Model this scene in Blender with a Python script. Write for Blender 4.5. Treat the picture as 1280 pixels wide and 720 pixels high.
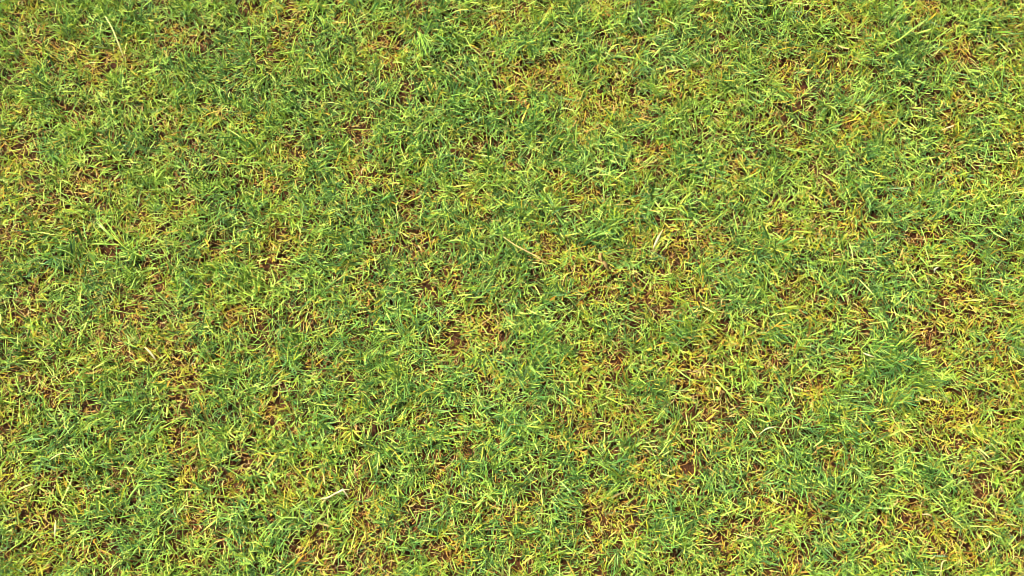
import bpy, math
import numpy as np

# ------------------------------------------------------------------ scene, camera, light
for o in list(bpy.data.objects):
    bpy.data.objects.remove(o, do_unlink=True)
scene = bpy.context.scene
C = scene.collection
PW, PH = 1280.0, 720.0

CAM_H = 1.66
TILT = math.radians(11.0)          # forward from straight down
HFOV = math.radians(58.0)
cam_data = bpy.data.cameras.new("camera")
cam_data.sensor_width = 36.0
cam_data.angle = HFOV
cam_data.clip_start = 0.02
cam_data.clip_end = 400.0
cam = bpy.data.objects.new("camera", cam_data)
C.objects.link(cam)
cam.location = (0.0, -CAM_H * math.tan(TILT), CAM_H)
cam.rotation_euler = (TILT, 0.0, 0.0)
scene.camera = cam

SUN_EL, SUN_AZ = math.radians(46.0), math.radians(130.0)   # azimuth measured from +x, anticlockwise
world = bpy.data.worlds.new("World")
scene.world = world
world.use_nodes = True
wn = world.node_tree
bg = wn.nodes["Background"]
sky = wn.nodes.new("ShaderNodeTexSky")
sky.sky_type = 'NISHITA'
sky.sun_disc = False
sky.sun_elevation = SUN_EL
sky.sun_rotation = math.radians(90.0) - SUN_AZ
sky.dust_density = 1.5
wn.links.new(sky.outputs[0], bg.inputs[0])
bg.inputs[1].default_value = 0.05

sl = bpy.data.lights.new("sun", 'SUN')
sl.energy = 5.0
sl.angle = math.radians(0.5)
sl.color = (1.0, 0.93, 0.80)
sun = bpy.data.objects.new("sun", sl)
C.objects.link(sun)
sun.rotation_euler = (math.radians(90.0) - SUN_EL, 0.0, SUN_AZ + math.radians(90.0))
sun.location = (0, 0, 5)

scene.view_settings.view_transform = 'Standard'
scene.view_settings.look = 'None'
scene.view_settings.gamma = 1.0
scene.view_settings.exposure = 1.30
scene.cycles.filter_width = 0.75

# ------------------------------------------------------------------ helpers
HALF = math.tan(HFOV / 2)

def at(px, py, z=0.0):
    """a point of the lawn seen at pixel (px, py) of the photograph"""
    px = np.asarray(px, float); py = np.asarray(py, float)
    u = (px - PW / 2) / (PW / 2) * HALF
    v = -(py - PH / 2) / (PW / 2) * HALF
    # camera space (u, v, -1) tilted about x
    dy = v * math.cos(TILT) + math.sin(TILT)
    dz = v * math.sin(TILT) - math.cos(TILT)
    k = (z - CAM_H) / dz
    return u * k, -CAM_H * math.tan(TILT) + dy * k

MPP = 2 * CAM_H / math.cos(TILT) * HALF / PW      # metres per photograph pixel near the middle
rng = np.random.default_rng(11)

class Noise:
    """smooth value noise on a lattice that wraps"""
    def __init__(self, cell, seed, n=64):
        self.c = cell; self.n = n
        self.g = np.random.default_rng(seed).random((n, n))
    def __call__(self, x, y):
        a = np.asarray(x) / self.c + 17.3; b = np.asarray(y) / self.c + 9.1
        i = np.floor(a).astype(int); j = np.floor(b).astype(int)
        f = a - i; g = b - j
        f = f * f * (3 - 2 * f); g = g * g * (3 - 2 * g)
        n = self.n
        G = self.g
        i0, i1, j0, j1 = i % n, (i + 1) % n, j % n, (j + 1) % n
        return (G[i0, j0] * (1 - f) + G[i1, j0] * f) * (1 - g) + (G[i0, j1] * (1 - f) + G[i1, j1] * f) * g

_h1, _h2 = Noise(.11, 41), Noise(.05, 42)
def relief(x, y):
    """gentle dips and humps of the lawn, dying out towards its border"""
    x = np.asarray(x, float); y = np.asarray(y, float)
    f = np.clip((1.1 - np.abs(x)) / .12, 0, 1) * np.clip((.71 - np.abs(y)) / .12, 0, 1)
    return f * (_h1(x, y) * .008 + _h2(x, y) * .004)

def prop(o, label=None, cat=None, group=None, kind=None):
    if label: o["label"] = label
    if cat: o["category"] = cat
    if group: o["group"] = group
    if kind: o["kind"] = kind
    return o

def mesh_from(name, verts, loops, sizes, mat, colors=None, smooth=True):
    me = bpy.data.meshes.new(name)
    nv, nl, nf = len(verts), len(loops), len(sizes)
    me.vertices.add(nv); me.loops.add(nl); me.polygons.add(nf)
    me.vertices.foreach_set("co", np.asarray(verts, np.float32).ravel())
    me.loops.foreach_set("vertex_index", np.asarray(loops, np.int32))
    starts = np.concatenate(([0], np.cumsum(sizes)[:-1])).astype(np.int32)
    me.polygons.foreach_set("loop_start", starts)
    me.update(calc_edges=True)
    if smooth:
        me.polygons.foreach_set("use_smooth", np.ones(nf, bool))
    if colors is not None:
        a = me.attributes.new("tint", 'FLOAT_COLOR', 'POINT')
        c4 = np.ones((nv, 4), np.float32); c4[:, :3] = colors
        a.data.foreach_set("color", c4.ravel())
    me.materials.append(mat)
    me.update()
    return me

def link(name, me, parent=None, loc=(0, 0, 0)):
    o = bpy.data.objects.new(name, me)
    C.objects.link(o)
    o.location = loc
    if parent is not None:
        o.parent = parent
    return o

# ------------------------------------------------------------------ materials
def leaf_material(name, rough, translucent, grain=0.12, spec=0.5):
    m = bpy.data.materials.new(name); m.use_nodes = True
    nt = m.node_tree; N = nt.nodes; L = nt.links
    N.clear()
    out = N.new("ShaderNodeOutputMaterial")
    att = N.new("ShaderNodeAttribute"); att.attribute_name = "tint"
    geo = N.new("ShaderNodeNewGeometry")
    nz = N.new("ShaderNodeTexNoise"); nz.inputs["Scale"].default_value = 420.0; nz.inputs["Detail"].default_value = 2.0
    L.new(geo.outputs["Position"], nz.inputs["Vector"])
    mr = N.new("ShaderNodeMapRange")
    mr.inputs["From Min"].default_value = 0.3; mr.inputs["From Max"].default_value = 0.7
    mr.inputs["To Min"].default_value = 1.0 - grain; mr.inputs["To Max"].default_value = 1.0 + grain
    L.new(nz.outputs["Fac"], mr.inputs["Value"])
    mul = N.new("ShaderNodeVectorMath"); mul.operation = 'SCALE'
    L.new(att.outputs["Color"], mul.inputs[0]); L.new(mr.outputs["Result"], mul.inputs["Scale"])
    p = N.new("ShaderNodeBsdfPrincipled")
    p.inputs["Roughness"].default_value = rough
    p.inputs["Specular IOR Level"].default_value = spec
    L.new(mul.outputs[0], p.inputs["Base Color"])
    tr = N.new("ShaderNodeBsdfTranslucent")
    L.new(mul.outputs[0], tr.inputs["Color"])
    mx = N.new("ShaderNodeMixShader"); mx.inputs[0].default_value = translucent
    L.new(p.outputs[0], mx.inputs[1]); L.new(tr.outputs[0], mx.inputs[2])
    L.new(mx.outputs[0], out.inputs["Surface"])
    return m

M_blade = leaf_material("grass_blade", 0.5, 0.09, 0.12, 0.3)
M_dry = leaf_material("dry_grass", 0.7, 0.15, 0.2, 0.3)

def soil_material():
    m = bpy.data.materials.new("soil"); m.use_nodes = True
    nt = m.node_tree; N = nt.nodes; L = nt.links
    p = N["Principled BSDF"]; p.inputs["Roughness"].default_value = 0.9
    p.inputs["Specular IOR Level"].default_value = 0.2
    tc = N.new("ShaderNodeNewGeometry")
    n1 = N.new("ShaderNodeTexNoise"); n1.inputs["Scale"].default_value = 160.0; n1.inputs["Detail"].default_value = 6.0
    n2 = N.new("ShaderNodeTexNoise"); n2.inputs["Scale"].default_value = 14.0; n2.inputs["Detail"].default_value = 3.0
    L.new(tc.outputs["Position"], n1.inputs["Vector"]); L.new(tc.outputs["Position"], n2.inputs["Vector"])
    r = N.new("ShaderNodeValToRGB")
    e = r.color_ramp.elements
    e[0].position = 0.3; e[0].color = (0.014, 0.006, 0.002, 1)
    e[1].position = 0.72; e[1].color = (0.090, 0.036, 0.011, 1)
    L.new(n1.outputs["Fac"], r.inputs["Fac"])
    r2 = N.new("ShaderNodeValToRGB"); e = r2.color_ramp.elements
    e[0].position = 0.35; e[0].color = (0.8, 0.75, 0.7, 1)
    e[1].position = 0.65; e[1].color = (1.25, 1.1, 0.95, 1)
    L.new(n2.outputs["Fac"], r2.inputs["Fac"])
    mu = N.new("ShaderNodeMix"); mu.data_type = 'RGBA'; mu.blend_type = 'MULTIPLY'; mu.inputs[0].default_value = 1.0
    L.new(r.outputs[0], mu.inputs[6]); L.new(r2.outputs[0], mu.inputs[7])
    L.new(mu.outputs[2], p.inputs["Base Color"])
    b = N.new("ShaderNodeBump"); b.inputs["Strength"].default_value = 0.8; b.inputs["Distance"].default_value = 0.003
    L.new(n1.outputs["Fac"], b.inputs["Height"]); L.new(b.outputs[0], p.inputs["Normal"])
    return m

def far_lawn_material():
    m = bpy.data.materials.new("far_lawn"); m.use_nodes = True
    nt = m.node_tree; N = nt.nodes; L = nt.links
    p = N["Principled BSDF"]; p.inputs["Roughness"].default_value = 0.8
    g = N.new("ShaderNodeNewGeometry")
    n1 = N.new("ShaderNodeTexNoise"); n1.inputs["Scale"].default_value = 60.0; n1.inputs["Detail"].default_value = 8.0
    n2 = N.new("ShaderNodeTexNoise"); n2.inputs["Scale"].default_value = 6.0; n2.inputs["Detail"].default_value = 4.0
    L.new(g.outputs["Position"], n1.inputs["Vector"]); L.new(g.outputs["Position"], n2.inputs["Vector"])
    ad = N.new("ShaderNodeMath"); ad.operation = 'ADD'
    L.new(n1.outputs["Fac"], ad.inputs[0]); L.new(n2.outputs["Fac"], ad.inputs[1])
    r = N.new("ShaderNodeValToRGB"); e = r.color_ramp.elements
    h = N.new("ShaderNodeMath"); h.operation = 'MULTIPLY'; h.inputs[1].default_value = 0.5
    L.new(ad.outputs[0], h.inputs[0])
    e[0].position = 0.35; e[0].color = (0.03, 0.06, 0.01, 1)
    e[1].position = 0.65; e[1].color = (0.12, 0.11, 0.025, 1)
    k = e.new(0.5); k.color = (0.06, 0.11, 0.018, 1)
    L.new(h.outputs[0], r.inputs["Fac"]); L.new(r.outputs[0], p.inputs["Base Color"])
    return m

# ------------------------------------------------------------------ the wear of this lawn, spot by spot
# (x, y, radius in photograph pixels, strength)
SOIL = [(58,43,15,1),(75,72,11,.7),(38,22,12,.6),(215,48,13,.8),(197,62,9,.7),(250,52,13,.7),(98,142,14,.9),
 (200,155,12,.9),(235,182,11,.7),(165,200,12,.8),(270,147,12,.7),(320,62,10,.5),(385,88,12,.7),(20,185,14,.8),
 (355,185,12,.6),(400,195,10,.7),(110,225,12,.7),(215,215,12,.6),(75,240,14,.7),(140,215,10,.5),
 (605,63,12,.9),(570,92,10,.8),(545,85,12,.6),(725,170,12,.6),(630,200,12,.8),(595,185,12,.7),(445,165,16,.8),
 (448,215,14,.8),(780,95,13,.5),(755,60,8,.6),(705,55,9,.5),(645,128,10,.7),(700,170,9,.5),(520,195,9,.5),
 (950,52,12,.9),(920,60,9,.5),(885,58,8,.6),(1160,8,10,.6),(1185,72,10,.6),(865,155,14,.6),(900,165,11,.6),
 (1015,215,14,1),(1078,145,10,.9),(1050,190,10,.6),(1260,212,9,.7),(1158,212,9,.7),(1000,120,9,.4),(1265,180,10,.6),
 (925,210,10,.6),(985,175,9,.6),(885,95,9,.5),
 (130,420,14,.9),(95,418,15,.9),(65,415,12,.7),(150,440,12,.9),(228,465,16,.8),(290,400,14,.9),(330,403,12,.9),
 (385,398,14,.9),(385,448,14,.9),(305,440,14,.9),(345,430,14,.9),(15,290,18,.9),(45,350,13,.9),(195,405,16,.8),
 (20,390,12,.7),(60,255,16,.7),(200,355,12,.7),(230,262,14,.7),(340,330,12,.5),(240,245,12,.6),(410,470,12,.6),
 (370,370,12,.6),(265,300,12,.5),(175,255,12,.5),(55,440,12,.5),(90,475,13,.6),
 (565,440,18,1),(805,370,16,1),(832,385,16,.9),(770,465,14,.9),(615,395,12,.6),(600,470,12,.6),(522,322,14,.7),
 (485,300,12,.5),(505,262,14,.6),(680,322,10,.5),(843,312,14,.8),(445,345,12,.6),(520,365,12,.5),(735,450,12,.5),
 (450,395,12,.6),(540,470,12,.5),(705,385,13,.5),(560,405,14,.5),(820,440,12,.6),(700,470,10,.5),(840,340,12,.6),
 (748,330,10,.6),(720,310,9,.4),(430,435,10,.4),
 (885,310,14,.7),(1130,300,14,.8),(1205,325,12,.7),(1180,355,18,.9),(1180,375,14,.9),(1255,322,14,.8),(880,375,12,.6),
 (1070,395,12,.9),(1012,412,14,.5),(975,378,10,.6),(990,350,9,.4),(1145,415,18,1),(1160,435,16,1),(1105,424,12,1),
 (1232,405,12,.7),(1245,455,14,.7),(870,455,16,.8),(960,445,16,.9),(1060,450,12,.8),(1165,395,12,.7),(1020,265,12,.6),
 (905,280,10,.5),(1180,290,12,.7),(1225,255,10,.5),(900,405,12,.5),(1050,300,9,.6),(980,295,10,.6),
 (225,550,16,.9),(237,588,17,1),(215,512,12,.7),(60,490,16,.8),(112,508,16,.8),(345,512,18,.9),(322,500,12,.7),
 (300,577,15,1),(290,607,14,.9),(245,652,14,1),(268,663,14,1),(105,675,13,1),(130,688,14,1),(155,648,12,.7),
 (20,620,16,.7),(72,585,12,.9),(235,706,12,.9),(278,692,12,.9),(415,705,18,1),(335,645,12,.6),(380,525,14,.7),
 (40,645,14,.6),(5,585,12,.6),(140,600,12,.5),(165,705,12,.6),(50,545,12,.5),(180,490,12,.5),(310,640,9,.5),
 (455,613,16,1),(440,655,15,1),(545,592,14,.8),(620,640,12,.9),(515,647,15,1),(560,695,18,1),(450,597,12,.8),
 (530,530,12,.6),(712,530,14,.6),(780,515,14,.9),(735,632,14,.8),(790,640,14,.9),(842,600,14,.8),(742,688,12,.8),
 (655,705,10,.5),(855,550,14,.8),(765,660,14,.7),(575,552,14,.6),(590,620,12,.5),(480,705,14,.8),(590,650,9,.5),
 (850,700,14,.7),(735,560,10,.4),(690,600,9,.4),(810,545,9,.5),(540,680,12,.9),(555,530,10,.5),
 (895,525,18,1),(868,515,16,1),(975,635,12,1),(1005,635,14,1),(1010,490,14,.7),(1085,550,10,.4),(1180,530,14,.8),
 (1040,580,12,.6),(1145,640,14,.9),(1155,680,16,.9),(1185,690,14,.7),(1100,668,12,.7),(1250,583,14,.8),(1258,610,12,.8),
 (985,695,14,.8),(930,660,16,.8),(1200,500,10,.5),(885,682,16,.9),(940,540,12,.8),(860,570,14,.8),(1225,615,11,.6),
 (900,690,16,.8),(1080,492,12,.6),(1255,520,12,.6),(950,585,11,.5),(1260,660,12,.5),(1040,690,10,.5),(920,500,12,.7),
 (1145,560,10,.5),(1205,600,10,.5),(1205,700,12,.7),(1110,563,10,.5)]
YELLOW = [(45,15,22,.7),(80,75,28,.9),(30,70,25,.5),(120,92,24,1),(25,130,20,.8),(20,185,26,.7),(155,72,22,.9),(210,45,20,.8),
 (250,50,18,.7),(350,62,18,.6),(320,25,16,.6),(190,120,16,.6),(335,85,16,.5),(365,25,22,.7),(305,160,18,.7),(110,232,26,.8),
 (265,150,20,.6),(355,190,22,.7),(430,15,18,.6),(15,30,20,.7),(215,160,22,.5),(20,225,30,.8),(330,230,22,.6),
 (520,12,18,.8),(475,60,28,.8),(490,85,18,.6),(440,90,18,.6),(625,28,18,.9),(655,15,16,.8),(690,18,14,.8),(645,105,26,1),
 (688,90,24,.9),(640,130,16,.8),(725,130,24,1),(765,130,26,1),(795,140,18,.9),(730,165,20,.9),(450,165,18,.9),(440,215,22,.8),
 (765,92,20,.9),(825,30,16,.9),(785,55,14,.8),(840,115,20,.9),(815,198,22,.9),(750,5,16,.8),(695,230,18,.6),(630,200,16,.8),
 (595,180,14,.8),(480,225,22,.7),(675,65,10,.5),
 (985,85,26,1),(1035,85,26,.9),(1070,30,20,.9),(1080,52,16,.9),(1020,12,22,.8),(1155,14,18,1),(1195,65,26,1),(1225,75,16,.9),
 (1260,45,24,.8),(1235,5,18,.7),(1195,115,18,.8),(1265,92,20,.8),(1100,150,20,.6),(1065,165,24,.7),(990,182,18,1),(1178,150,20,.9),
 (1215,140,16,.7),(1180,192,18,.8),(1195,222,22,.9),(925,210,20,.9),(1262,210,22,.8),(880,110,22,.9),(885,18,18,.6),(900,85,16,.7),
 (1265,170,24,.8),(960,150,18,.7),(900,140,22,.5),(1085,10,16,.5),(1150,100,14,.5),
 (160,390,26,.6),(10,300,18,.7),(335,310,20,.9),(360,310,18,1),(270,315,20,.8),(200,360,22,.6),(30,398,26,.8),(230,262,18,.6),
 (185,293,18,.9),(95,290,20,.7),(60,270,20,.6),(130,315,16,.6),(190,440,26,.9),(230,470,24,.8),(40,470,26,.6),(350,285,18,.8),
 (265,370,22,.6),(340,460,22,.7),(390,450,16,.6),(300,395,18,.7),(400,400,18,.5),(90,350,16,.7),(50,345,18,.7),(10,250,22,.6),
 (130,355,14,.6),(225,415,18,.7),(110,455,20,.5),(155,270,16,.5),
 (520,312,20,.9),(480,305,22,.9),(505,255,22,.8),(590,255,18,.7),(600,275,14,.5),(685,312,24,1),(725,345,30,1),(755,360,24,.9),
 (840,310,24,1),(795,297,18,.9),(450,350,24,.6),(565,352,20,.8),(600,398,26,.9),(735,380,18,.6),(720,245,22,.9),(790,250,20,.9),
 (770,435,18,.7),(830,450,22,.7),(460,395,16,.5),(560,430,18,.6),(620,430,18,.7),(610,470,16,.6),(740,455,22,.6),(810,375,26,.9),
 (845,285,18,.9),(665,285,12,.6),(430,460,20,.5),(635,355,14,.5),
 (1060,287,20,1),(1018,300,22,1),(1010,285,18,.8),(885,300,22,.9),(970,280,20,.9),(1140,310,20,.9),(1200,325,20,1),(1190,355,24,.9),
 (1135,330,16,.8),(870,378,26,.9),(1070,393,20,.9),(1020,393,18,.9),(975,378,18,1),(990,352,16,.7),(1150,410,26,.8),(1185,400,20,.9),
 (1235,405,18,1),(1245,455,22,1),(1200,460,18,.8),(870,455,28,1),(935,430,26,.9),(960,450,22,.9),(890,420,14,.8),(1025,245,16,.9),
 (910,320,16,.8),(905,240,20,.6),(1130,245,18,.6),(1250,240,16,.6),(1020,470,22,.8),(1165,440,20,.8),(1255,385,16,.7),(1170,290,16,.7),
 (1210,385,16,.7),(1055,460,16,.6),
 (10,490,24,.7),(60,492,20,.5),(15,520,26,.9),(60,660,26,.9),(40,700,26,.9),(80,700,16,.7),(35,640,24,.8),(225,550,20,.7),
 (215,562,14,.9),(155,600,18,.4),(10,600,26,.8),(145,580,16,.5),(110,615,22,.5),(210,520,20,.5),(325,575,18,.7),(240,595,20,.8),
 (285,610,22,.8),(335,500,22,.7),(390,575,22,.6),(365,610,22,.7),(385,690,26,.8),(240,650,20,.7),(310,675,16,.6),(340,540,20,.5),
 (400,600,20,.7),(120,680,16,.7),(245,490,18,.6),(345,615,16,.6),(70,620,22,.5),
 (450,600,18,.9),(440,540,20,.9),(530,530,18,.9),(500,525,14,.6),(710,530,22,1),(730,545,20,.9),(780,520,24,.9),(735,635,22,.9),
 (770,640,22,.9),(845,600,22,.9),(740,688,20,.9),(655,705,18,.9),(560,690,20,.9),(800,590,20,.9),(820,545,16,.7),(650,640,18,.9),
 (500,645,18,.7),(575,555,22,.7),(545,590,18,.7),(455,655,22,.8),(440,690,20,.7),(620,640,16,.8),(735,500,22,.6),(850,480,16,.7),
 (480,700,22,.8),(690,690,18,.6),(790,680,18,.5),(830,690,16,.5),(565,665,14,.8),
 (895,545,20,.6),(975,635,20,.8),(1000,645,22,.8),(1005,490,24,1),(1005,510,18,.8),(1085,570,16,.6),(1180,520,30,1),(1170,545,24,.9),
 (1200,505,24,.9),(1160,510,18,.9),(1045,575,18,.8),(940,600,22,.9),(950,580,16,.6),(1110,655,20,.8),(1145,650,22,.9),(1185,685,26,1),
 (1210,700,18,.8),(1250,500,22,.8),(1240,640,22,.8),(1180,660,16,.9),(975,700,20,.9),(1095,690,18,.9),(905,690,20,.7),(1085,540,16,.7),
 (1250,580,18,.8),(1210,575,16,.7),(1215,540,18,.7),(1240,525,20,.8),(870,490,26,.9),(915,505,14,.6),(1040,660,12,.5),(1110,540,22,.6),
 (1270,690,20,.6)]
GREEN = [(190,20,30,.8),(240,85,34,1),(290,70,32,1),(60,112,26,.9),(180,180,24,.8),(370,150,34,1),(130,40,22,.9),(395,50,28,.9),
 (250,190,30,.8),(150,165,18,.5),(290,110,30,.7),(410,180,24,.7),(320,130,22,.8),(60,185,20,.5),(420,130,30,.8),(395,225,24,.7),
 (500,130,44,1),(560,120,34,1),(650,65,22,1),(590,140,34,.9),(740,75,26,1),(540,30,32,.9),(660,150,34,1),(740,210,28,.9),
 (810,160,28,.9),(440,20,24,.5),(700,35,24,.7),(620,165,30,.8),(540,170,30,.9),(480,165,22,.9),(565,205,24,.6),(790,20,22,.8),
 (520,65,18,.7),(690,195,26,.9),(770,190,22,.7),(840,60,24,.9),(660,190,20,.8),(430,250,26,.8),(810,80,18,.7),
 (950,45,32,.9),(975,45,22,.9),(1120,55,34,1),(1140,95,38,1),(900,80,20,1),(1030,118,28,.9),(1080,200,34,.9),(1230,170,24,1),
 (935,112,24,.6),(1215,100,24,1),(1145,70,26,.9),(1240,30,24,.6),(870,200,26,.9),(950,195,26,.7),(1000,155,30,.8),(1130,185,30,.8),
 (870,40,26,.9),(1215,200,22,.9),(1010,60,18,.7),(940,155,18,.5),(1150,130,28,.9),(1250,120,16,.8),(1090,120,14,.6),
 (65,325,24,1),(290,265,24,1),(235,328,18,1),(110,378,28,.9),(240,395,22,.8),(335,455,28,.9),(15,440,26,.9),(425,290,30,.9),
 (410,360,22,.9),(310,265,20,.9),(120,345,20,.7),(10,350,20,.8),(290,340,16,.7),(60,380,14,.6),(290,425,20,.8),(350,415,20,.8),
 (370,470,20,.8),(320,480,20,.9),(30,250,16,.6),(400,440,18,.6),(415,395,20,.8),(180,320,16,.6),(245,440,20,.6),(395,320,16,.5),
 (570,300,34,1),(460,270,30,1),(650,265,30,1),(745,285,28,1),(480,425,44,1),(660,385,34,1),(780,330,22,.9),(805,262,24,1),
 (852,262,26,1),(640,460,30,1),(695,372,26,.9),(520,420,30,.9),(430,430,26,.9),(560,320,30,1),(500,345,30,.9),(625,320,26,.9),
 (780,395,22,.9),(620,355,24,.8),(680,430,26,.8),(790,425,18,.6),(460,460,26,.9),(660,340,22,.9),(540,275,22,.9),(700,255,18,.8),
 (440,310,20,.7),(760,290,26,1),(820,330,14,.6),(850,420,20,.7),(700,280,20,.9),(500,470,24,.8),
 (925,345,38,1),(1080,330,44,1),(860,275,26,1),(1105,405,30,1),(1210,300,26,.9),(1110,265,34,1),(985,465,28,1),(1265,440,22,1),
 (950,405,30,1),(1060,350,34,.9),(920,280,26,.8),(1030,340,26,.9),(1240,290,24,.9),(1250,350,18,.8),(1050,425,22,.9),(970,330,20,.8),
 (1120,440,24,.9),(1110,375,28,.9),(1010,440,20,.9),(910,380,24,.9),(1230,430,16,.7),(1200,430,14,.7),(990,420,24,.8),(1170,255,20,.7),
 (1070,255,24,.9),(1145,375,14,.5),(985,490,18,.9),(1090,460,20,.9),(950,250,20,.8),(860,320,16,.7),
 (70,560,28,1),(130,572,28,.9),(272,592,22,1),(180,520,24,1),(265,512,24,1),(410,500,28,1),(15,680,20,.6),(155,680,26,.9),
 (290,660,22,.9),(200,625,26,.9),(405,485,28,1),(140,510,18,.9),(40,560,20,.8),(175,545,20,.7),(130,545,24,.8),(250,530,18,.8),
 (60,585,14,.5),(160,615,24,.8),(120,655,18,.8),(190,660,26,.9),(345,665,26,.8),(300,710,22,.8),(205,590,18,.7),(385,550,20,.6),
 (75,520,20,.6),(310,530,16,.6),(100,705,18,.7),(350,700,24,.7),(330,590,16,.6),(420,620,14,.5),
 (625,510,34,1),(560,500,34,1),(490,545,30,1),(655,525,26,1),(710,590,34,1),(765,555,28,1),(490,670,34,1),(600,680,34,.9),
 (830,640,26,1),(470,595,20,.8),(545,555,28,.8),(470,500,30,.9),(640,570,32,.9),(560,620,28,.9),(690,640,24,.8),(820,665,28,1),
 (660,610,24,.8),(820,575,20,.8),(595,590,26,.9),(500,580,22,.9),(610,700,26,.9),(710,660,24,.7),(810,510,22,.8),(680,480,22,.8),
 (760,605,24,.8),(790,705,22,.8),(700,705,16,.6),(820,490,20,.8),(470,635,18,.7),(645,675,26,.8),(520,610,26,.8),
 (1000,600,28,1),(1162,592,26,1),(930,560,28,1),(1095,590,38,1),(870,640,30,1),(1110,645,20,.7),(1060,690,28,1),(1065,510,28,1),
 (1230,665,28,.9),(1000,555,30,.9),(900,570,26,.9),(1060,540,26,.9),(1130,590,30,1),(930,515,18,.9),(940,690,18,.7),(1020,610,26,.9),
 (1140,700,20,.9),(1060,640,24,.9),(880,600,24,.9),(960,545,24,.9),(1100,500,20,.7),(1215,650,18,.8),(860,660,26,.9),(1020,680,22,.8),
 (1160,615,18,.8),(1230,565,16,.8),(1270,650,18,.8),(910,620,20,.9),(1080,610,28,.9),(975,480,16,.9),(1225,480,14,.6),(1040,720,18,.8)]

def spots(lst):
    a = np.array(lst, float)
    x, y = at(a[:, 0], a[:, 1], 0.006)
    return x, y, a[:, 2] * MPP * .93, a[:, 3]
SPOT = {k: spots(v) for k, v in (("s", SOIL), ("y", YELLOW), ("g", GREEN))}

# the spots are laid on a fine lattice once, then looked up
GX0, GX1, GY0, GY1, GD = -1.4, 1.4, -1.0, 1.0, 0.004
gx = np.arange(GX0, GX1, GD); gy = np.arange(GY0, GY1, GD)
def bake(kind):
    X, Y = np.meshgrid(gx, gy, indexing='ij')
    f = np.zeros_like(X)
    wx = Noise(0.02, 5)(X, Y) - .5; wy = Noise(0.02, 6)(X, Y) - .5
    Xw = X + wx * 0.02; Yw = Y + wy * 0.02
    for cx, cy, r, s in zip(*SPOT[kind]):
        i0 = max(0, int((cx - 3 * r - GX0) / GD)); i1 = min(len(gx), int((cx + 3 * r - GX0) / GD) + 1)
        j0 = max(0, int((cy - 3 * r - GY0) / GD)); j1 = min(len(gy), int((cy + 3 * r - GY0) / GD) + 1)
        if i1 <= i0 or j1 <= j0: continue
        d2 = ((Xw[i0:i1, j0:j1] - cx) ** 2 + (Yw[i0:i1, j0:j1] - cy) ** 2) / (r * r)
        f[i0:i1, j0:j1] = np.maximum(f[i0:i1, j0:j1], s * np.exp(-(d2 * 0.75) ** 1.4))
    return f
FIELD = {k: bake(k) for k in "syg"}
def inside(x, y):
    ex, ey = at([0, 1280, 0, 1280], [0, 0, 720, 720])
    hw = np.interp(y, [ey[2], ey[0]], [ex[3], ex[1]])
    return (np.abs(x) < hw + .01) & (y > ey[2] - .01) & (y < ey[0] + .01)
nA, nB, nC, nD = Noise(0.055, 21), Noise(0.022, 22), Noise(0.16, 23), Noise(0.045, 24)
def field(kind, x, y, known=True):
    x = np.asarray(x); y = np.asarray(y)
    base = {"s": np.clip(nD(x, y) * 2.6 - 1.65, 0, 1),
            "y": np.clip(nA(x + 3, y) * 2.2 - .8, 0, 1),
            "g": np.clip(nA(x + 3, y) * -2.2 + 1.45, 0, 1)}[kind]
    if not known:
        return base
    i = np.clip(((x - GX0) / GD).astype(int), 0, len(gx) - 1); j = np.clip(((y - GY0) / GD).astype(int), 0, len(gy) - 1)
    v = FIELD[kind][i, j]
    return np.where(inside(x, y), v, base)

# ------------------------------------------------------------------ blades
def blades(x, y, z0, az, length, elev, droop, curl, width, roll, c0, c1, seg=4, tip=0.25, name="blade_mesh", mat=None, fold=False):
    """many curved, tapering blades as one mesh; every argument an array of one value per blade"""
    n = len(x)
    P = np.zeros((n, seg + 1, 3)); P[:, 0] = np.stack([x, y, z0], 1)
    step = length / seg
    T = []
    for k in range(seg):
        t = (k + .5) / seg
        e = elev - droop * t
        a = az + curl * t
        d = np.stack([np.cos(e) * np.cos(a), np.cos(e) * np.sin(a), np.sin(e)], 1)
        T.append(d)
        P[:, k + 1] = P[:, k] + d * step[:, None]
    P[:, :, 2] = np.maximum(P[:, :, 2], 0.0012 + 0.001 * rng.random((n, 1)))
    if mat is not None and name not in ("border_blades",):
        P[:, :, 2] += relief(P[:, 0, 0], P[:, 0, 1])[:, None]
    prof = np.interp(np.arange(seg + 1) / seg, [0, .3, .7, 1], [.75, 1, .82, tip])
    V = np.zeros((n, 2 * seg + 1 + 1, 3)); Cc = np.zeros((n, 2 * seg + 2, 3))
    for k in range(seg + 1):
        d = T[min(k, seg - 1)] if k == 0 or k == seg else (T[k - 1] + T[k]) * .5
        a = az + curl * k / seg
        h = np.stack([-np.sin(a), np.cos(a), np.zeros(n)], 1)
        up = np.cross(d, h); up /= np.linalg.norm(up, axis=1)[:, None] + 1e-9
        s = h * np.cos(roll)[:, None] + up * np.sin(roll)[:, None]
        w = (width * prof[k] * .5)[:, None]
        V[:, 2 * k] = P[:, k] - s * w; V[:, 2 * k + 1] = P[:, k] + s * w
        t = k / seg
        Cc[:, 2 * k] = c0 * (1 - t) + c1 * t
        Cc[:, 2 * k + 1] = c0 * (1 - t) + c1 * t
    m = 2 * seg + 2
    q = np.array([[2 * k, 2 * k + 1, 2 * k + 3, 2 * k + 2] for k in range(seg)])
    loops = (q[None] + (np.arange(n) * m)[:, None, None]).ravel()
    return mesh_from(name, V.reshape(-1, 3), loops, np.full(n * seg, 4), mat, Cc.reshape(-1, 3))

def srgb(r, g, b):
    c = np.array([r, g, b]) / 255.0
    return np.where(c <= .04045, c / 12.92, ((c + .055) / 1.055) ** 2.4)

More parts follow.
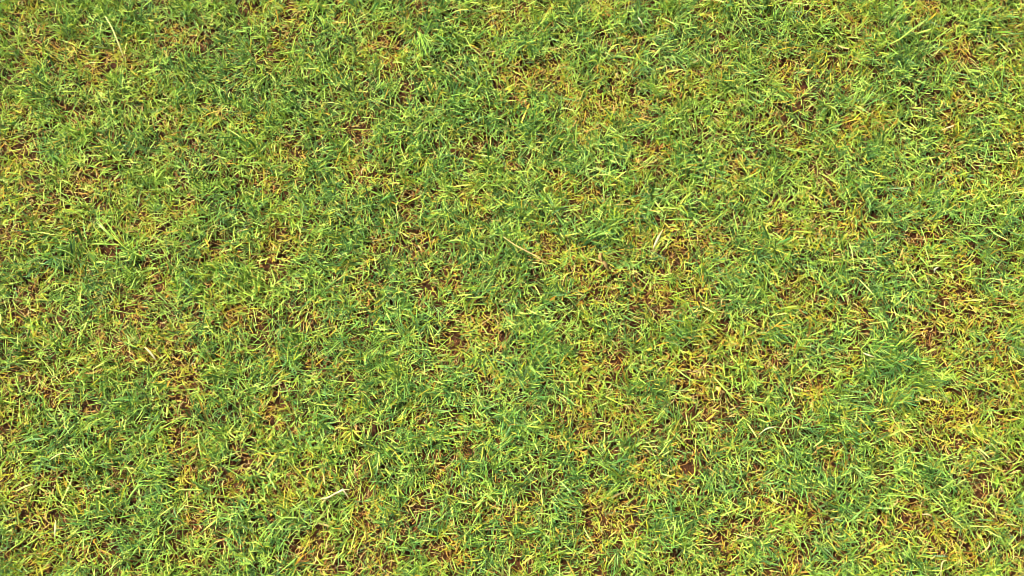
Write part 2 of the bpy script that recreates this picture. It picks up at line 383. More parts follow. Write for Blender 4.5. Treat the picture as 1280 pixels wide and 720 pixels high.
# base colours of the living and dead blades (albedo); PALE is lightened to paint sunlit tips
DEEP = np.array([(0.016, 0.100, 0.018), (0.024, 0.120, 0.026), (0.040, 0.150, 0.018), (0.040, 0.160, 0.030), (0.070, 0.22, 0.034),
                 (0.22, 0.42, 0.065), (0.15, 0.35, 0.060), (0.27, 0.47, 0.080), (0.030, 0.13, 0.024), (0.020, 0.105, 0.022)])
MIDG = np.array([(0.080, 0.20, 0.010), (0.12, 0.27, 0.014), (0.22, 0.38, 0.024), (0.33, 0.48, 0.045), (0.046, 0.14, 0.012), (0.38, 0.51, 0.06)])
YELL = np.array([(0.30, 0.42, 0.010), (0.42, 0.47, 0.018), (0.52, 0.35, 0.022), (0.24, 0.37, 0.010), (0.54, 0.50, 0.06), (0.50, 0.47, 0.02), (0.46, 0.22, 0.016)])
DEAD = np.array([(0.52, 0.34, 0.08), (0.32, 0.13, 0.022), (0.20, 0.070, 0.014), (0.56, 0.44, 0.14), (0.09, 0.034, 0.009), (0.46, 0.27, 0.05), (0.36, 0.17, 0.04), (0.50, 0.38, 0.16)])
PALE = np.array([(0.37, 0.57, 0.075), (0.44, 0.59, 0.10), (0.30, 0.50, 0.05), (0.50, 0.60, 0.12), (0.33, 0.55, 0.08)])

def pick(pal, n):
    c = pal[rng.integers(0, len(pal), n)]
    c2 = pal[rng.integers(0, len(pal), n)]
    t = rng.random((n, 1)) * .3
    return (c * (1 - t) + c2 * t) * (0.8 + 0.4 * rng.random((n, 1)))

def living_layer(x0, x1, y0, y1, per_m2, known, mat, name):
    """turf in tufts: blades of a tuft share a lean, a length and a hue"""
    area = (x1 - x0) * (y1 - y0)
    nt = int(area * per_m2 / 9)
    tx = rng.uniform(x0, x1, nt * 2); ty = rng.uniform(y0, y1, nt * 2)
    s = field("s", tx, ty, known)
    keep = rng.random(nt * 2) < 0.60 * (1.05 - s * .92) * (.8 + .2 * (1 - field("y", tx, ty, known)))
    tx, ty = tx[keep], ty[keep]
    nt = len(tx)
    cnt = rng.integers(4, 14, nt)
    idx = np.repeat(np.arange(nt), cnt)
    n = len(idx)
    g = field("g", tx, ty, known); yv = field("y", tx, ty, known)
    # species of the tuft
    wy = yv ** 1.3 * 1.15 + 0.02
    wg = g * 2.1 * (1 - .6 * yv) + 0.08
    wm = 0.45 + 0.1 * rng.random(nt)
    tot = wy + wg + wm
    u = rng.random(nt) * tot
    sp = np.where(u < wy, 2, np.where(u < wy + wg, 0, 1))
    lean_az = nC(tx, ty) * 4 * math.pi + rng.normal(0, .9, nt)
    lean = rng.beta(1.6, 2.2, nt)
    tl = rng.normal(1, .2, nt) * np.where(sp == 0, 1.22, np.where(sp == 1, 1.02, .78)) * (1 - .32 * yv) * (1 - .25 * s[keep]) * (.8 + .4 * nB(tx, ty))
    spread = rng.uniform(.002, .011, nt)
    x = tx[idx] + rng.normal(0, 1, n) * spread[idx]
    y = ty[idx] + rng.normal(0, 1, n) * spread[idx]
    out = np.arctan2(y - ty[idx], x - tx[idx])
    a0 = out + rng.normal(0, .9, n)
    vx = np.cos(a0) + np.cos(lean_az[idx]) * lean[idx] * 1.2
    vy = np.sin(a0) + np.sin(lean_az[idx]) * lean[idx] * 1.2
    az = np.arctan2(vy, vx)
    length = np.clip(tl[idx] * rng.gamma(7, .0220 / 7, n), .008, .052)
    elev = np.radians(np.clip(rng.normal(42, 20, n), 2, 85))
    droop = np.radians(rng.normal(24, 14, n)) * np.where(sp[idx] == 2, 1.5, 1.0)
    curl = rng.normal(0, .18, n) * np.where(sp[idx] == 2, 4.0, 1.0)
    width = np.where(sp[idx] == 2, .00125, .00152) * rng.lognormal(0, .34, n)
    roll = rng.normal(0, .55, n)
    own = sp[idx].copy()
    sw = rng.random(n)
    own = np.where(sw < .12, rng.integers(0, 3, n), own)
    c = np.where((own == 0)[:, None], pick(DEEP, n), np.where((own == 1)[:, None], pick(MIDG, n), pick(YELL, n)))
    hue = (0.85 + .3 * rng.random((nt, 1)))[idx]
    c = c * hue
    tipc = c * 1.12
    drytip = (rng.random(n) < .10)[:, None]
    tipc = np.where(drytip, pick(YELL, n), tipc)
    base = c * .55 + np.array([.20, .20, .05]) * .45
    z0 = np.zeros(n)
    back = length * np.cos(np.clip(elev - droop * .5, -1.4, 1.4)) * .34
    x = x - np.cos(az) * back; y = y - np.sin(az) * back
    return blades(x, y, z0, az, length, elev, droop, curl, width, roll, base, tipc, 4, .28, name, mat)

def tip_layer(x0, x1, y0, y1, per_m2, known, mat, name):
    """leaves above and across the rest, coloured pale to paint in sunlit tips"""
    n = int((x1 - x0) * (y1 - y0) * per_m2)
    x = rng.uniform(x0, x1, n); y = rng.uniform(y0, y1, n)
    s = field("s", x, y, known); yv = field("y", x, y, known)
    keep = rng.random(n) < (1 - .9 * s) * (1 - .75 * yv)
    x, y, yv = x[keep], y[keep], yv[keep]; n = len(x)
    lean_az = nC(x, y) * 4 * math.pi
    az = lean_az + rng.normal(0, 2.2, n)
    length = np.clip(rng.gamma(9, .0245 / 9, n), .010, .050)
    elev = np.radians(np.clip(rng.normal(36, 16, n), 8, 75))
    droop = np.radians(rng.normal(16, 12, n))
    curl = rng.normal(0, .12, n)
    width = .00138 * rng.lognormal(0, .25, n)
    roll = rng.normal(0, .4, n)
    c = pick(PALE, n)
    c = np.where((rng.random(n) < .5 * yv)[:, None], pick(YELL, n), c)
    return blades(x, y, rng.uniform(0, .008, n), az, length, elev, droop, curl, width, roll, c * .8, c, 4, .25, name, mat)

def thatch_layer(x0, x1, y0, y1, per_m2, known, mat, name):
    """dead runners, clippings and curled fibres that lie on the soil"""
    n = int((x1 - x0) * (y1 - y0) * per_m2)
    x = rng.uniform(x0, x1, n); y = rng.uniform(y0, y1, n)
    s = field("s", x, y, known); yv = field("y", x, y, known)
    keep = rng.random(n) < np.clip(.10 + .38 * yv + .28 * s, 0, 1)
    x, y, s, yv = x[keep], y[keep], s[keep], yv[keep]; n = len(x)
    az = rng.uniform(0, 2 * math.pi, n)
    length = np.clip(rng.gamma(4, .014 / 4, n), .004, .035)
    elev = np.radians(rng.normal(16, 16, n))
    droop = np.radians(rng.normal(26, 26, n))
    curl = rng.normal(0, 1.3, n)
    width = .0013 * rng.lognormal(0, .3, n)
    roll = rng.normal(0, .5, n)
    c = pick(DEAD, n)
    yel = rng.random(n)[:, None] < (.15 + .35 * yv)[:, None]
    c = np.where(yel, pick(YELL, n) * .9, c)
    z0 = rng.uniform(.0005, .007, n)
    return blades(x, y, z0, az, length, elev, droop, curl, width, roll, c * .8, c, 3, .5, name, mat)

# ------------------------------------------------------------------ ground
def ground():
    x0, x1, y0, y1, d = -1.26, 1.26, -.87, .87, .006
    xs = np.arange(x0, x1 + d, d); ys = np.arange(y0, y1 + d, d)
    X, Y = np.meshgrid(xs, ys, indexing='ij')
    Z = -.004 + (Noise(.03, 31)(X, Y) - .5) * .005 + (Noise(.011, 32)(X, Y) - .5) * .004 + (rng.random(X.shape) - .5) * .0014
    Z -= field("s", X, Y) * .002
    Z += relief(X, Y)
    nx, ny = X.shape
    Z[0, :] = Z[-1, :] = -.004; Z[:, 0] = Z[:, -1] = -.004
    V = np.stack([X, Y, Z], 2).reshape(-1, 3)
    i = np.arange(nx - 1)[:, None] * ny + np.arange(ny - 1)[None]
    q = np.stack([i, i + ny, i + ny + 1, i + 1], 2).reshape(-1)
    o = link("soil", mesh_from("soil_mesh", V, q, np.full((nx - 1) * (ny - 1), 4), soil_material()))
    prop(o, kind="structure")
    S = 4.4
    V = [(-S, -S, -.008), (S, -S, -.008), (S, S, -.008), (-S, S, -.008)]
    o = link("soil", mesh_from("outer_soil_mesh", V, [0, 1, 2, 3], [4], bpy.data.materials["soil"], smooth=False))
    prop(o, kind="structure")
    R = 150.0
    V = [(-R, -R, -.012), (R, -R, -.012), (R, R, -.012), (-R, R, -.012)]
    o = link("ground", mesh_from("ground_mesh", V, [0, 1, 2, 3], [4], far_lawn_material(), smooth=False))
    prop(o, kind="structure")
ground()

CX, CY = 1.14, .75

def crumbs():
    """clods and grit on the bare spots"""
    n0 = 60000
    x = rng.uniform(-CX, CX, n0); y = rng.uniform(-CY, CY, n0)
    keep = rng.random(n0) < field("s", x, y) * .8 + .06
    x, y = x[keep], y[keep]; n = len(x)
    r = rng.lognormal(math.log(.0011), .45, n)
    base = np.array([(1, 0, 0), (0, 1, 0), (-1, 0, 0), (0, -1, 0), (0, 0, 1), (0, 0, -1)], float)
    V = base[None] * r[:, None, None] * rng.uniform(.55, 1.3, (n, 6, 1)) + rng.normal(0, .18, (n, 6, 3)) * r[:, None, None]
    a = rng.uniform(0, 6.28, n); ca, sa = np.cos(a)[:, None], np.sin(a)[:, None]
    V = np.stack([V[..., 0] * ca - V[..., 1] * sa, V[..., 0] * sa + V[..., 1] * ca, V[..., 2]], 2)
    V += np.stack([x, y, rng.uniform(-.004, .0005, n) + relief(x, y)], 1)[:, None]
    f = np.array([(0, 1, 4), (1, 2, 4), (2, 3, 4), (3, 0, 4), (1, 0, 5), (2, 1, 5), (3, 2, 5), (0, 3, 5)])
    loops = (f[None] + (np.arange(n) * 6)[:, None, None]).ravel()
    pal = np.array([(.10, .045, .016), (.16, .075, .028), (.06, .026, .010), (.22, .12, .05), (.13, .05, .018)])
    col = np.repeat(pal[rng.integers(0, 5, n)], 6, axis=0)
    o = link("soil_crumbs", mesh_from("crumb_mesh", V.reshape(-1, 3), loops, np.full(n * 8, 3), M_dry, col, smooth=False))
    prop(o, "small brown clods of soil showing in the thin spots of the lawn", "soil crumbs", kind="stuff")
crumbs()
DENS = 53000
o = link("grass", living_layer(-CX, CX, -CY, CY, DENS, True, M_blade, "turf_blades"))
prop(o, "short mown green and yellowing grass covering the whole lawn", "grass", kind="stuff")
o = link("sunlit_tip_grass", tip_layer(-CX, CX, -CY, CY, 11000, True, M_blade, "sunlit_tip_blades"))  # tips catching light, put in as a paler leaf colour
prop(o, "thin leaves lying across the top of the lawn, painted pale lime as sunlit tips", "grass", kind="stuff")
o = link("thatch", thatch_layer(-CX, CX, -CY, CY, 64000, True, M_dry, "thatch_fibres"))
prop(o, "tangle of dead straw coloured fibres lying on brown soil under the grass", "dead grass", kind="stuff")

# lawn that carries on outside the frame: one tile of turf, repeated by geometry nodes
TS = .7
tile = link("lawn_border", living_layer(-TS / 2, TS / 2, -TS / 2, TS / 2, 56000, False, M_blade, "border_blades"), loc=(1.4, 0.35, 0))
prop(tile, "short mown grass just past the right edge of the lawn patch", "grass", kind="stuff")
pts, rots = [], []
for i in range(-5, 6):
    for j in range(-5, 5):
        px, py = i * TS, j * TS + TS / 2
        if abs(px) < CX - .05 and abs(py) < CY - .05: continue
        if i == 2 and j == 0: continue
        pts.append((px, py, 0)); rots.append((0, 0, (i * 7 + j * 13) % 4 * math.pi / 2))
me = bpy.data.meshes.new("outer_lawn_points")
me.from_pydata(pts, [], [])
at_ = me.attributes.new("turn", 'FLOAT_VECTOR', 'POINT')
at_.data.foreach_set("vector", np.array(rots, np.float32).ravel())
outer = link("outer_lawn", me)
prop(outer, "short mown grass carrying on all round the lawn patch", "grass", kind="stuff")
ng = bpy.data.node_groups.new("spread_turf", 'GeometryNodeTree')
ng.interface.new_socket("Geometry", in_out='INPUT', socket_type='NodeSocketGeometry')
ng.interface.new_socket("Geometry", in_out='OUTPUT', socket_type='NodeSocketGeometry')
gi = ng.nodes.new("NodeGroupInput"); go = ng.nodes.new("NodeGroupOutput")
oi = ng.nodes.new("GeometryNodeObjectInfo"); oi.inputs["Object"].default_value = tile; oi.inputs["As Instance"].default_value = True
iop = ng.nodes.new("GeometryNodeInstanceOnPoints")
na = ng.nodes.new("GeometryNodeInputNamedAttribute"); na.data_type = 'FLOAT_VECTOR'; na.inputs["Name"].default_value = "turn"
e2r = ng.nodes.new("FunctionNodeEulerToRotation")
ng.links.new(gi.outputs[0], iop.inputs["Points"]); ng.links.new(oi.outputs["Geometry"], iop.inputs["Instance"])
ng.links.new(na.outputs[0], e2r.inputs[0]); ng.links.new(e2r.outputs[0], iop.inputs["Rotation"])
ng.links.new(iop.outputs[0], go.inputs[0])
md = outer.modifiers.new("spread_turf", 'NODES'); md.node_group = ng
dtile = link("border_thatch", thatch_layer(-TS / 2, TS / 2, -TS / 2, TS / 2, 60000, False, M_dry, "border_blades"), loc=(1.4, 0.35, 0))
prop(dtile, "dead straw fibres under the grass just past the right edge of the lawn patch", "dead grass", kind="stuff")
outer2 = link("outer_thatch", me.copy())
prop(outer2, "dead straw fibres under the grass all round the lawn patch", "dead grass", kind="stuff")
ng2 = ng.copy()
for nd in ng2.nodes:
    if nd.bl_idname == "GeometryNodeObjectInfo":
        nd.inputs["Object"].default_value = dtile
outer2.modifiers.new("spread_thatch", 'NODES').node_group = ng2

# ------------------------------------------------------------------ single stalks, leaves and tufts that stand out
def p3(pts):
    out = []
    x0, y0 = at(pts[0][0], pts[0][1], .02)
    dz = float(relief(x0, y0))
    for px, py, z in pts:
        x, y = at(px, py, z + dz)
        out.append((float(x), float(y), z + dz))
    return np.array(out)

def resample(P, n):
    """smooth curve (Catmull-Rom) through the points"""
    P = np.asarray(P, float)
    Q = np.vstack([2 * P[0] - P[1], P, 2 * P[-1] - P[-2]])
    out = []
    for t in np.linspace(0, len(P) - 1 - 1e-6, n):
        i = int(t); f = t - i
        a, b, c, d = Q[i:i + 4]
        out.append(.5 * ((2 * b) + (-a + c) * f + (2 * a - 5 * b + 4 * c - d) * f * f + (-a + 3 * b - 3 * c + d) * f ** 3))
    return np.array(out)

def strap_mesh(name, P, width, c0, c1, mat, n=9, fold=.35, prof=None, twist=0.0, origin=(0, 0, 0)):
    """one leaf blade: three vertices across, creased along the midrib, with a thin underside"""
    P = resample(P, n) - np.array(origin)
    T = np.gradient(P, axis=0); T /= np.linalg.norm(T, axis=1)[:, None] + 1e-9
    up = np.array([0, 0, 1.0])
    V, col = [], []
    c0 = np.array(c0); c1 = np.array(c1)
    for k in range(n):
        t = k / (n - 1)
        s = np.cross(T[k], up); s /= np.linalg.norm(s) + 1e-9
        nn = np.cross(s, T[k])
        a = twist * t
        s2 = s * math.cos(a) + nn * math.sin(a); n2 = -s * math.sin(a) + nn * math.cos(a)
        w = width * .5 * (prof(t) if prof else float(np.interp(t, [0, .25, .7, 1], [.6, 1, .8, .12])))
        c = c0 * (1 - t) + c1 * t
        th = .00018
        V += [P[k] - s2 * w, P[k] - n2 * w * fold, P[k] + s2 * w, P[k] - n2 * (w * fold + th * 2)]
        col += [c, c * 1.12, c, c * .92]
    loops, sizes = [], []
    for k in range(n - 1):
        a = 4 * k; b = a + 4
        for i, j in ((0, 1), (1, 2), (2, 3), (3, 0)):
            loops += [a + i, a + j, b + j, b + i]; sizes.append(4)
    return mesh_from(name, V, loops, sizes, mat, np.array(col))

def tube_mesh(name, P, radii, c0, c1, mat, n=10, sides=6, flat=1.0, origin=(0, 0, 0)):
    P = resample(P, n) - np.array(origin)
    T = np.gradient(P, axis=0); T /= np.linalg.norm(T, axis=1)[:, None] + 1e-9
    R = np.interp(np.linspace(0, 1, n), np.linspace(0, 1, len(radii)), radii)
    V, col, loops, sizes = [], [], [], []
    c0 = np.array(c0); c1 = np.array(c1)
    for k in range(n):
        s = np.cross(T[k], [0, 0, 1.0]); s /= np.linalg.norm(s) + 1e-9
        u = np.cross(s, T[k])
        for q in range(sides):
            a = 2 * math.pi * q / sides
            V.append(P[k] + (s * math.cos(a) + u * math.sin(a) * flat) * R[k])
            col.append(c0 * (1 - k / (n - 1)) + c1 * k / (n - 1))
    for k in range(n - 1):
        for q in range(sides):
            a = k * sides + q; b = k * sides + (q + 1) % sides
            loops += [a, b, b + sides, a + sides]; sizes.append(4)
    loops += list(range(sides))[::-1]; sizes.append(sides)
    loops += [(n - 1) * sides + q for q in range(sides)]; sizes.append(sides)
    return mesh_from(name, V, loops, sizes, mat, np.array(col))

def root_at(name, label, cat, px, py, z=0.0, group=None):
    x, y = at(px, py, z)
    e = bpy.data.objects.new(name, None); C.objects.link(e)
    e.location = (float(x), float(y), z); e.empty_display_size = .01
    prop(e, label, cat, group)
    return e, (float(x), float(y), z)

STRAW = (.52, .46, .18); STRAW2 = (.44, .32, .12); BLEACH = (.60, .52, .34); TAN = (.36, .20, .07)
LIME = (.30, .50, .05); GRN = (.13, .27, .03); TEAL = (.042, .125, .018); PGRN = (.32, .50, .08); YEL = (.62, .55, .06)

def lone_blade(label, pts, w, c0, c1, name="pale_leaf", cat="grass leaf", mat=None, twist=.3, fold=.35):
    P = p3(pts); o0 = P[0]
    o = link(name, strap_mesh(name, P, w, c0, c1, mat or M_blade, twist=twist, fold=fold, origin=o0), loc=tuple(o0))
    return prop(o, label, cat, "long pale leaves standing out of the lawn")

# bleached forked stalk
e, o0 = root_at("straw_stalk", "thick bleached straw stalk with a forked right end near the bottom of the lawn", "straw", 401, 623, .024)
link("stalk", tube_mesh("stalk", p3([(401, 623.5, .021), (409, 622.5, .024), (419, 617, .026), (424, 615, .027), (429, 611, .027)]), [.0011, .0019, .0017, .0014, .0020, .0019, .0009], STRAW, BLEACH, M_dry, 12, origin=o0), e)
link("side_shoot", tube_mesh("side_shoot", p3([(428, 612, .027), (432, 617, .025), (436.5, 624, .020)]), [.0016, .0012, .0007], BLEACH, STRAW, M_dry, 7, origin=o0), e)
link("side_shoot", tube_mesh("side_shoot", p3([(428, 612.5, .026), (434, 612, .026), (439, 611, .023)]), [.0011, .0009, .0004], STRAW, (.55, .6, .15), M_dry, 6, origin=o0), e)
link("leaf_sheath", strap_mesh("leaf_sheath", p3([(410, 622, .024), (405, 626, .022), (401, 631, .016)]), .0040, STRAW, (.6, .55, .12), M_dry, origin=o0), e)

# crumpled dead leaf
e, o0 = root_at("dead_leaf", "crumpled pale tan dead leaf in two folds right of the middle of the lawn", "dead leaf", 752, 326, .018)
for pts, w, c in (([(751, 316, .018), (751, 322, .018), (754, 329, .017)], .0095, (.36, .21, .07)),
                  ([(754, 327, .021), (758, 332, .019), (761, 338, .012)], .0090, (.42, .27, .10)),
                  ([(744, 325, .013), (748, 327, .018), (752, 329, .019)], .0050, TAN)):
    link("leaf_fold", strap_mesh("leaf_fold", p3(pts), w, c, np.array(c) * .85, M_dry, n=9, fold=.5,
         prof=lambda t: .55 + .45 * math.sin(3.1 * t) + .12 * math.sin(19 * t), twist=.8, origin=o0), e)

# dry flower stalk with husk
e, o0 = root_at("dry_husk", "slim cream coloured dry husk on a tan stem, right of the crumpled leaf", "husk", 816, 312, .02)
link("husk", tube_mesh("husk", p3([(828.5, 287, .028), (824, 295, .028), (820, 303, .025), (816.5, 310, .02)]), [.0005, .0014, .0023, .0019, .0008], STRAW, BLEACH, M_dry, 11, flat=.6, origin=o0), e)
link("stem", tube_mesh("stem", p3([(816.5, 309, .020), (818, 313, .016), (822, 311, .019)]), [.0010, .0012, .0006], STRAW2, TAN, M_dry, 6, origin=o0), e)

def straw(label, pts, radii, c0=STRAW, c1=STRAW2, flat=.5, name="straw", cat="straw"):
    P = p3(pts); o0 = P[0]
    o = link(name, tube_mesh(name, P, radii, c0, c1, M_dry, 10, flat=flat, origin=o0), loc=tuple(o0))
    return prop(o, label, cat, "loose dry bits lying on the grass")

straw("long straight pale straw slanting down right through the upper left grass", [(131, 20, .026), (140, 35, .030), (149, 57, .028), (156, 76, .018)], [.0008, .0013, .0013, .0006], (.50, .52, .18), STRAW)
straw("short bleached straw pointing down right, below the left middle of the lawn", [(181, 434, .024), (188, 441, .027), (195, 450, .022)], [.0012, .0021, .0018, .0007], STRAW, BLEACH)
straw("upright pale yellow straw near the bottom left corner", [(69.5, 650, .024), (69, 661, .028), (68, 671, .022)], [.0010, .0019, .0018, .0006], (.56, .52, .14), BLEACH)
straw("pale cream straw standing on the bottom edge at the right", [(1184, 700, .024), (1178, 703, .027), (1176.5, 713, .026), (1176, 722, .02)], [.0006, .0013, .0012, .0012], STRAW, STRAW)
straw("blunt orange tan straw standing just above the forked stalk", [(443.5, 580, .022), (444, 588, .026), (445, 596, .018)], [.0010, .0017, .0013], (.66, .40, .14), TAN)
straw("thin straight reddish tan stalk crossing the grass left of the crumpled leaf", [(629, 296, .022), (645, 307, .026), (664, 317, .026), (688, 332, .018)], [.0007, .0010, .0010, .0005], (.60, .46, .18), (.5, .34, .14), name="thin_stalk", cat="stalk")
straw("pale arched stalk lying nearly level in the lower right dark green grass", [(949, 543, .022), (958, 536, .028), (970, 534, .028), (986, 536, .020)], [.0006, .0011, .0011, .0006], (.62, .62, .34), STRAW, name="thin_stalk", cat="stalk")
straw("cream straw tip lying level above the dark green sheaf at the right", [(1078, 441, .024), (1086, 444, .027), (1095, 447, .022)], [.0008, .0016, .0008], BLEACH, STRAW)
straw("pinkish tan straw with a blunt right end in the upper right green patch", [(1176, 163, .023), (1184, 160, .026), (1192, 157, .024)], [.0007, .0012, .0016, .0014], STRAW, (.70, .45, .25))
straw("pale straw piece beside the lime blades in the lower right", [(1149, 497, .022), (1158, 500, .025), (1166, 498, .02)], [.0008, .0012, .0007], STRAW2, STRAW)
straw("short pale straw lying level near the bottom right", [(1153, 643, .023), (1160, 643, .025), (1165, 646, .02)], [.0008, .0014, .0008], (.66, .45, .25), STRAW)
straw("cream straw twig bent at its end, near the top right of the middle", [(798, 22, .024), (802, 28, .026), (804, 36, .018)], [.0012, .0014, .0008], BLEACH, STRAW2)
straw("tan bent runner hooking upward at the bottom right corner", [(1224, 693, .020), (1231, 688, .024), (1236, 683, .024), (1237, 676, .022)], [.0006, .0011, .0012, .0007], STRAW2, (.68, .42, .22))
straw("small white curved chip lying on brown soil at the right", [(1168, 341, .018), (1168.5, 336.5, .023), (1173, 334, .020)], [.0007, .0015, .0007], (.6, .56, .38), (.55, .52, .36), name="husk_chip", cat="husk")
straw("pale straw bridging green blades at the bottom left, level and thin", [(62, 575, .020), (71, 569, .026), (80, 566, .022)], [.0007, .0012, .0009], (.6, .64, .28), STRAW)

# tan leaf scrap with a long green blade beside it
e, o0 = root_at("leaf_scrap", "small orange tan leaf scrap beside a long green blade, right of centre low down", "dead leaf", 898, 487, .016)
for pts, w in (([(895, 484, .018), (899, 487, .022), (902, 493, .018)], .0075), ([(898, 485, .019), (901, 488, .022), (906, 491, .015)], .0042)):
    link("leaf_fold", strap_mesh("leaf_fold", p3(pts), w, (.56, .33, .11), (.5, .31, .11), M_dry, n=7, fold=.5, prof=lambda t: .6 + .4 * math.sin(3 * t), twist=.6, origin=o0), e)
lone_blade("long pale green blade slanting down right beside the orange tan leaf scrap", [(892, 471, .020), (902, 482, .027), (912, 493, .027), (922, 504, .021)], .0032, PGRN, LIME)

def tuft(label, cx, cy, blades_, name="grass_tuft"):
    """a tuft one can tell apart: every leaf of it a part"""
    e, o0 = root_at(name, label, "grass tuft", cx, cy, group="tufts standing out of the lawn")
    for pts, w, c0, c1 in blades_:
        P = p3(pts)
        link("blade", strap_mesh("blade", P, w * .74, c0, c1, M_blade, n=8, twist=float(rng.normal(0, .35)), origin=o0), e)
    return e

def fan(cx, cy, a0, a1, n, l0, l1, w, pal, z0=.006, z1=.024):
    """leaves fanning out from one crown between two angles (degrees, picture sense, 0 = right, 90 = up)"""
    out = []
    for k in range(n):
        a = math.radians(a0 + (a1 - a0) * (k + .5) / n + rng.normal(0, 7))
        l = rng.uniform(l0, l1)
        b = a + rng.normal(0, .18)
        c = np.array(pal[int(rng.integers(0, len(pal)))]) * rng.uniform(.85, 1.12)
        zt = z1 * rng.uniform(.6, 1.15)
        out.append(([(cx + rng.normal(0, 1), cy + rng.normal(0, 1), z0),
                     (cx + math.cos(a) * l * .5, cy - math.sin(a) * l * .5, zt),
                     (cx + math.cos(b) * l, cy - math.sin(b) * l, zt * rng.uniform(.6, 1))], w * rng.uniform(.75, 1.2), c * .8, c))
    return out

tuft("dark blue green tuft of long blades sweeping left, at the left edge", 62, 318,
     [([(64, 318, .010), (48, 317, .026), (34, 319, .022)], .0027, GRN, PGRN),
      ([(62, 320, .010), (46, 322, .026), (24, 334, .020)], .0026, TEAL, PGRN),
      ([(60, 322, .008), (42, 326, .024), (26, 344, .016)], .0026, TEAL, GRN),
      ([(76, 327, .022), (68, 341, .028), (55, 358, .018)], .0024, GRN, PGRN),
      ([(78, 322, .018), (79, 334, .028), (80, 348, .022)], .0026, GRN, PGRN),
      ([(66, 313, .016), (80, 313, .026), (95, 322, .020)], .0025, GRN, PGRN)]
     + fan(66, 322, 180, 350, 9, 16, 30, .0024, [TEAL, GRN, TEAL, (.10, .28, .10)]))
tuft("tuft with two wide pale blades side by side, left of centre", 160, 312,
     [([(146, 301, .018), (132, 288, .028), (121, 273, .024)], .0042, LIME, PGRN),
      ([(141, 299, .020), (130, 287, .028), (121, 278, .026)], .0034, PGRN, (.55, .68, .30)),
      ([(156, 308, .012), (144, 294, .026), (127, 268, .024)], .0030, LIME, LIME),
      ([(150, 306, .014), (128, 305, .027), (107, 305, .022)], .0032, LIME, PGRN),
      ([(164, 316, .010), (150, 304, .024), (138, 290, .022)], .0028, LIME, YEL)]
     + fan(165, 313, 20, 330, 11, 10, 18, .0024, [GRN, LIME, LIME, GRN]))
tuft("sheaf of parallel dark and light blades leaning up right, below left of the forked stalk", 326, 688,
     [([(x0, y0, .008), ((x0 + x1) / 2 - 2, (y0 + y1) / 2 - 2, .024), (x1, y1, .022)], .0026, c0, c1) for x0, y0, x1, y1, c0, c1 in
      ((322, 684, 342, 652, GRN, PGRN), (326, 686, 346, 650, TEAL, GRN), (331, 685, 354, 646, GRN, PGRN), (334, 690, 350, 660, TEAL, GRN),
       (337, 690, 360, 650, GRN, PGRN), (328, 692, 340, 664, TEAL, PGRN), (342, 690, 366, 655, TEAL, GRN), (319, 690, 334, 660, GRN, LIME))])
tuft("small bright lime star of short blades in dark green grass, lower right", 1084, 560,
     fan(1084, 560, 0, 360, 11, 8, 16, .0028, [(.34, .56, .07), LIME, (.30, .50, .08)], .01, .026))
tuft("small yellow star of short blades on bare brown soil, bottom left", 228, 597,
     fan(228, 597, 10, 370, 10, 8, 15, .0021, [YEL, (.58, .50, .08), (.5, .52, .06)], .006, .018))
tuft("lime yellow tuft spreading left and right, left of the bottom middle", 436, 538,
     fan(440, 538, 150, 350, 12, 12, 24, .0026, [LIME, (.48, .56, .06), YEL], .008, .024))
tuft("pale blue green tuft of fine blades in the upper middle", 731, 208,
     fan(731, 210, 20, 360, 15, 10, 20, .0022, [(.26, .44, .08), (.32, .48, .10), (.18, .34, .06)], .008, .026))
tuft("bright lime green tuft of upright blades near the top middle", 691, 24,
     fan(690, 26, 30, 200, 12, 10, 20, .0026, [(.32, .54, .05), LIME, (.40, .56, .05)], .008, .026))
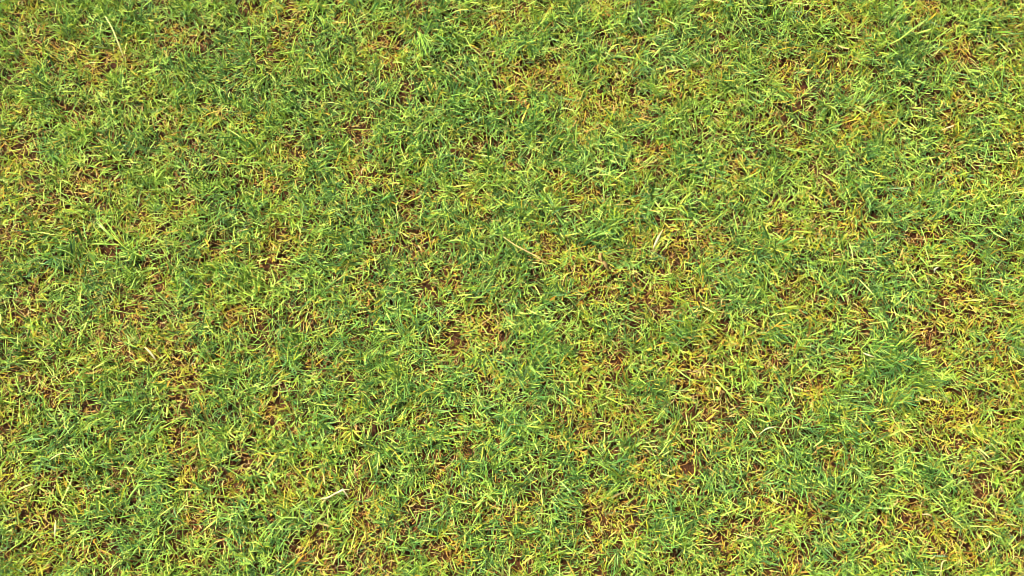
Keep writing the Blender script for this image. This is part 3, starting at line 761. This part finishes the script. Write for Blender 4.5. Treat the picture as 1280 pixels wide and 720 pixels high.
tuft("sheaf of long dark green blades fanning left beside an orange brown hollow", 1098, 432,
     [([(1090, 425, .010), (1106, 429, .026), (1128, 430, .020)], .0026, TEAL, GRN),
      ([(1088, 432, .010), (1104, 433, .026), (1130, 434, .018)], .0028, GRN, GRN),
      ([(1090, 436, .010), (1106, 442, .026), (1120, 450, .020)], .0028, GRN, PGRN),
      ([(1090, 440, .010), (1100, 446, .024), (1118, 460, .020)], .0026, GRN, PGRN),
      ([(1086, 428, .012), (1090, 440, .026), (1102, 456, .020)], .0028, GRN, PGRN)]
     + fan(1094, 432, 280, 400, 10, 18, 36, .0026, [TEAL, GRN, GRN, PGRN], .008, .024))
tuft("dense dark green tuft below the yellow patch at the lower right", 1162, 592,
     fan(1162, 592, 0, 360, 18, 10, 20, .0027, [(.05, .14, .016), TEAL, (.07, .17, .02)], .008, .024))
tuft("pair of long pale green blades standing on the bottom edge, right side", 1138, 700,
     [([(1141, 703, .010), (1138, 692, .028), (1137, 678, .024)], .0030, LIME, PGRN),
      ([(1146, 706, .010), (1136, 696, .028), (1127, 682, .022)], .0028, GRN, PGRN),
      ([(1148, 703, .010), (1152, 694, .026), (1160, 684, .02)], .0024, GRN, PGRN)]
     + fan(1140, 704, 30, 170, 7, 12, 24, .0024, [GRN, TEAL, LIME]))
tuft("fan of long straight blades opening down right in the upper left of the middle", 528, 62,
     fan(524, 40, 260, 330, 9, 22, 40, .0024, [GRN, PGRN, LIME, TEAL], .008, .026))
lone_blade("single wide yellow green blade pointing down left, lower left of the picture", [(178, 604, .020), (168, 613, .028), (159, 626, .022)], .0042, GRN, PGRN)
lone_blade("long wide light green blade lying level at the lower left", [(252, 612.5, .022), (235, 612, .027), (218, 613, .022)], .0030, PGRN, LIME)
lone_blade("thin upright yellow green blade between the bottom middle and right", [(842, 683, .020), (843, 665, .028), (845, 648, .024)], .0022, LIME, PGRN)
lone_blade("pale green blade lying along the slope of the left middle edge", [(20, 614, .020), (32, 608, .027), (42, 605, .022)], .0036, PGRN, STRAW)
lone_blade("pale green blade lying nearly level above the centre of the lawn", [(560, 302, .020), (572, 300, .026), (590, 305, .022)], .0026, PGRN, LIME)
lone_blade("long pale blade pointing up right in the top right green patch", [(1112, 55, .020), (1126, 48, .027), (1153, 27, .022)], .0028, LIME, PGRN)
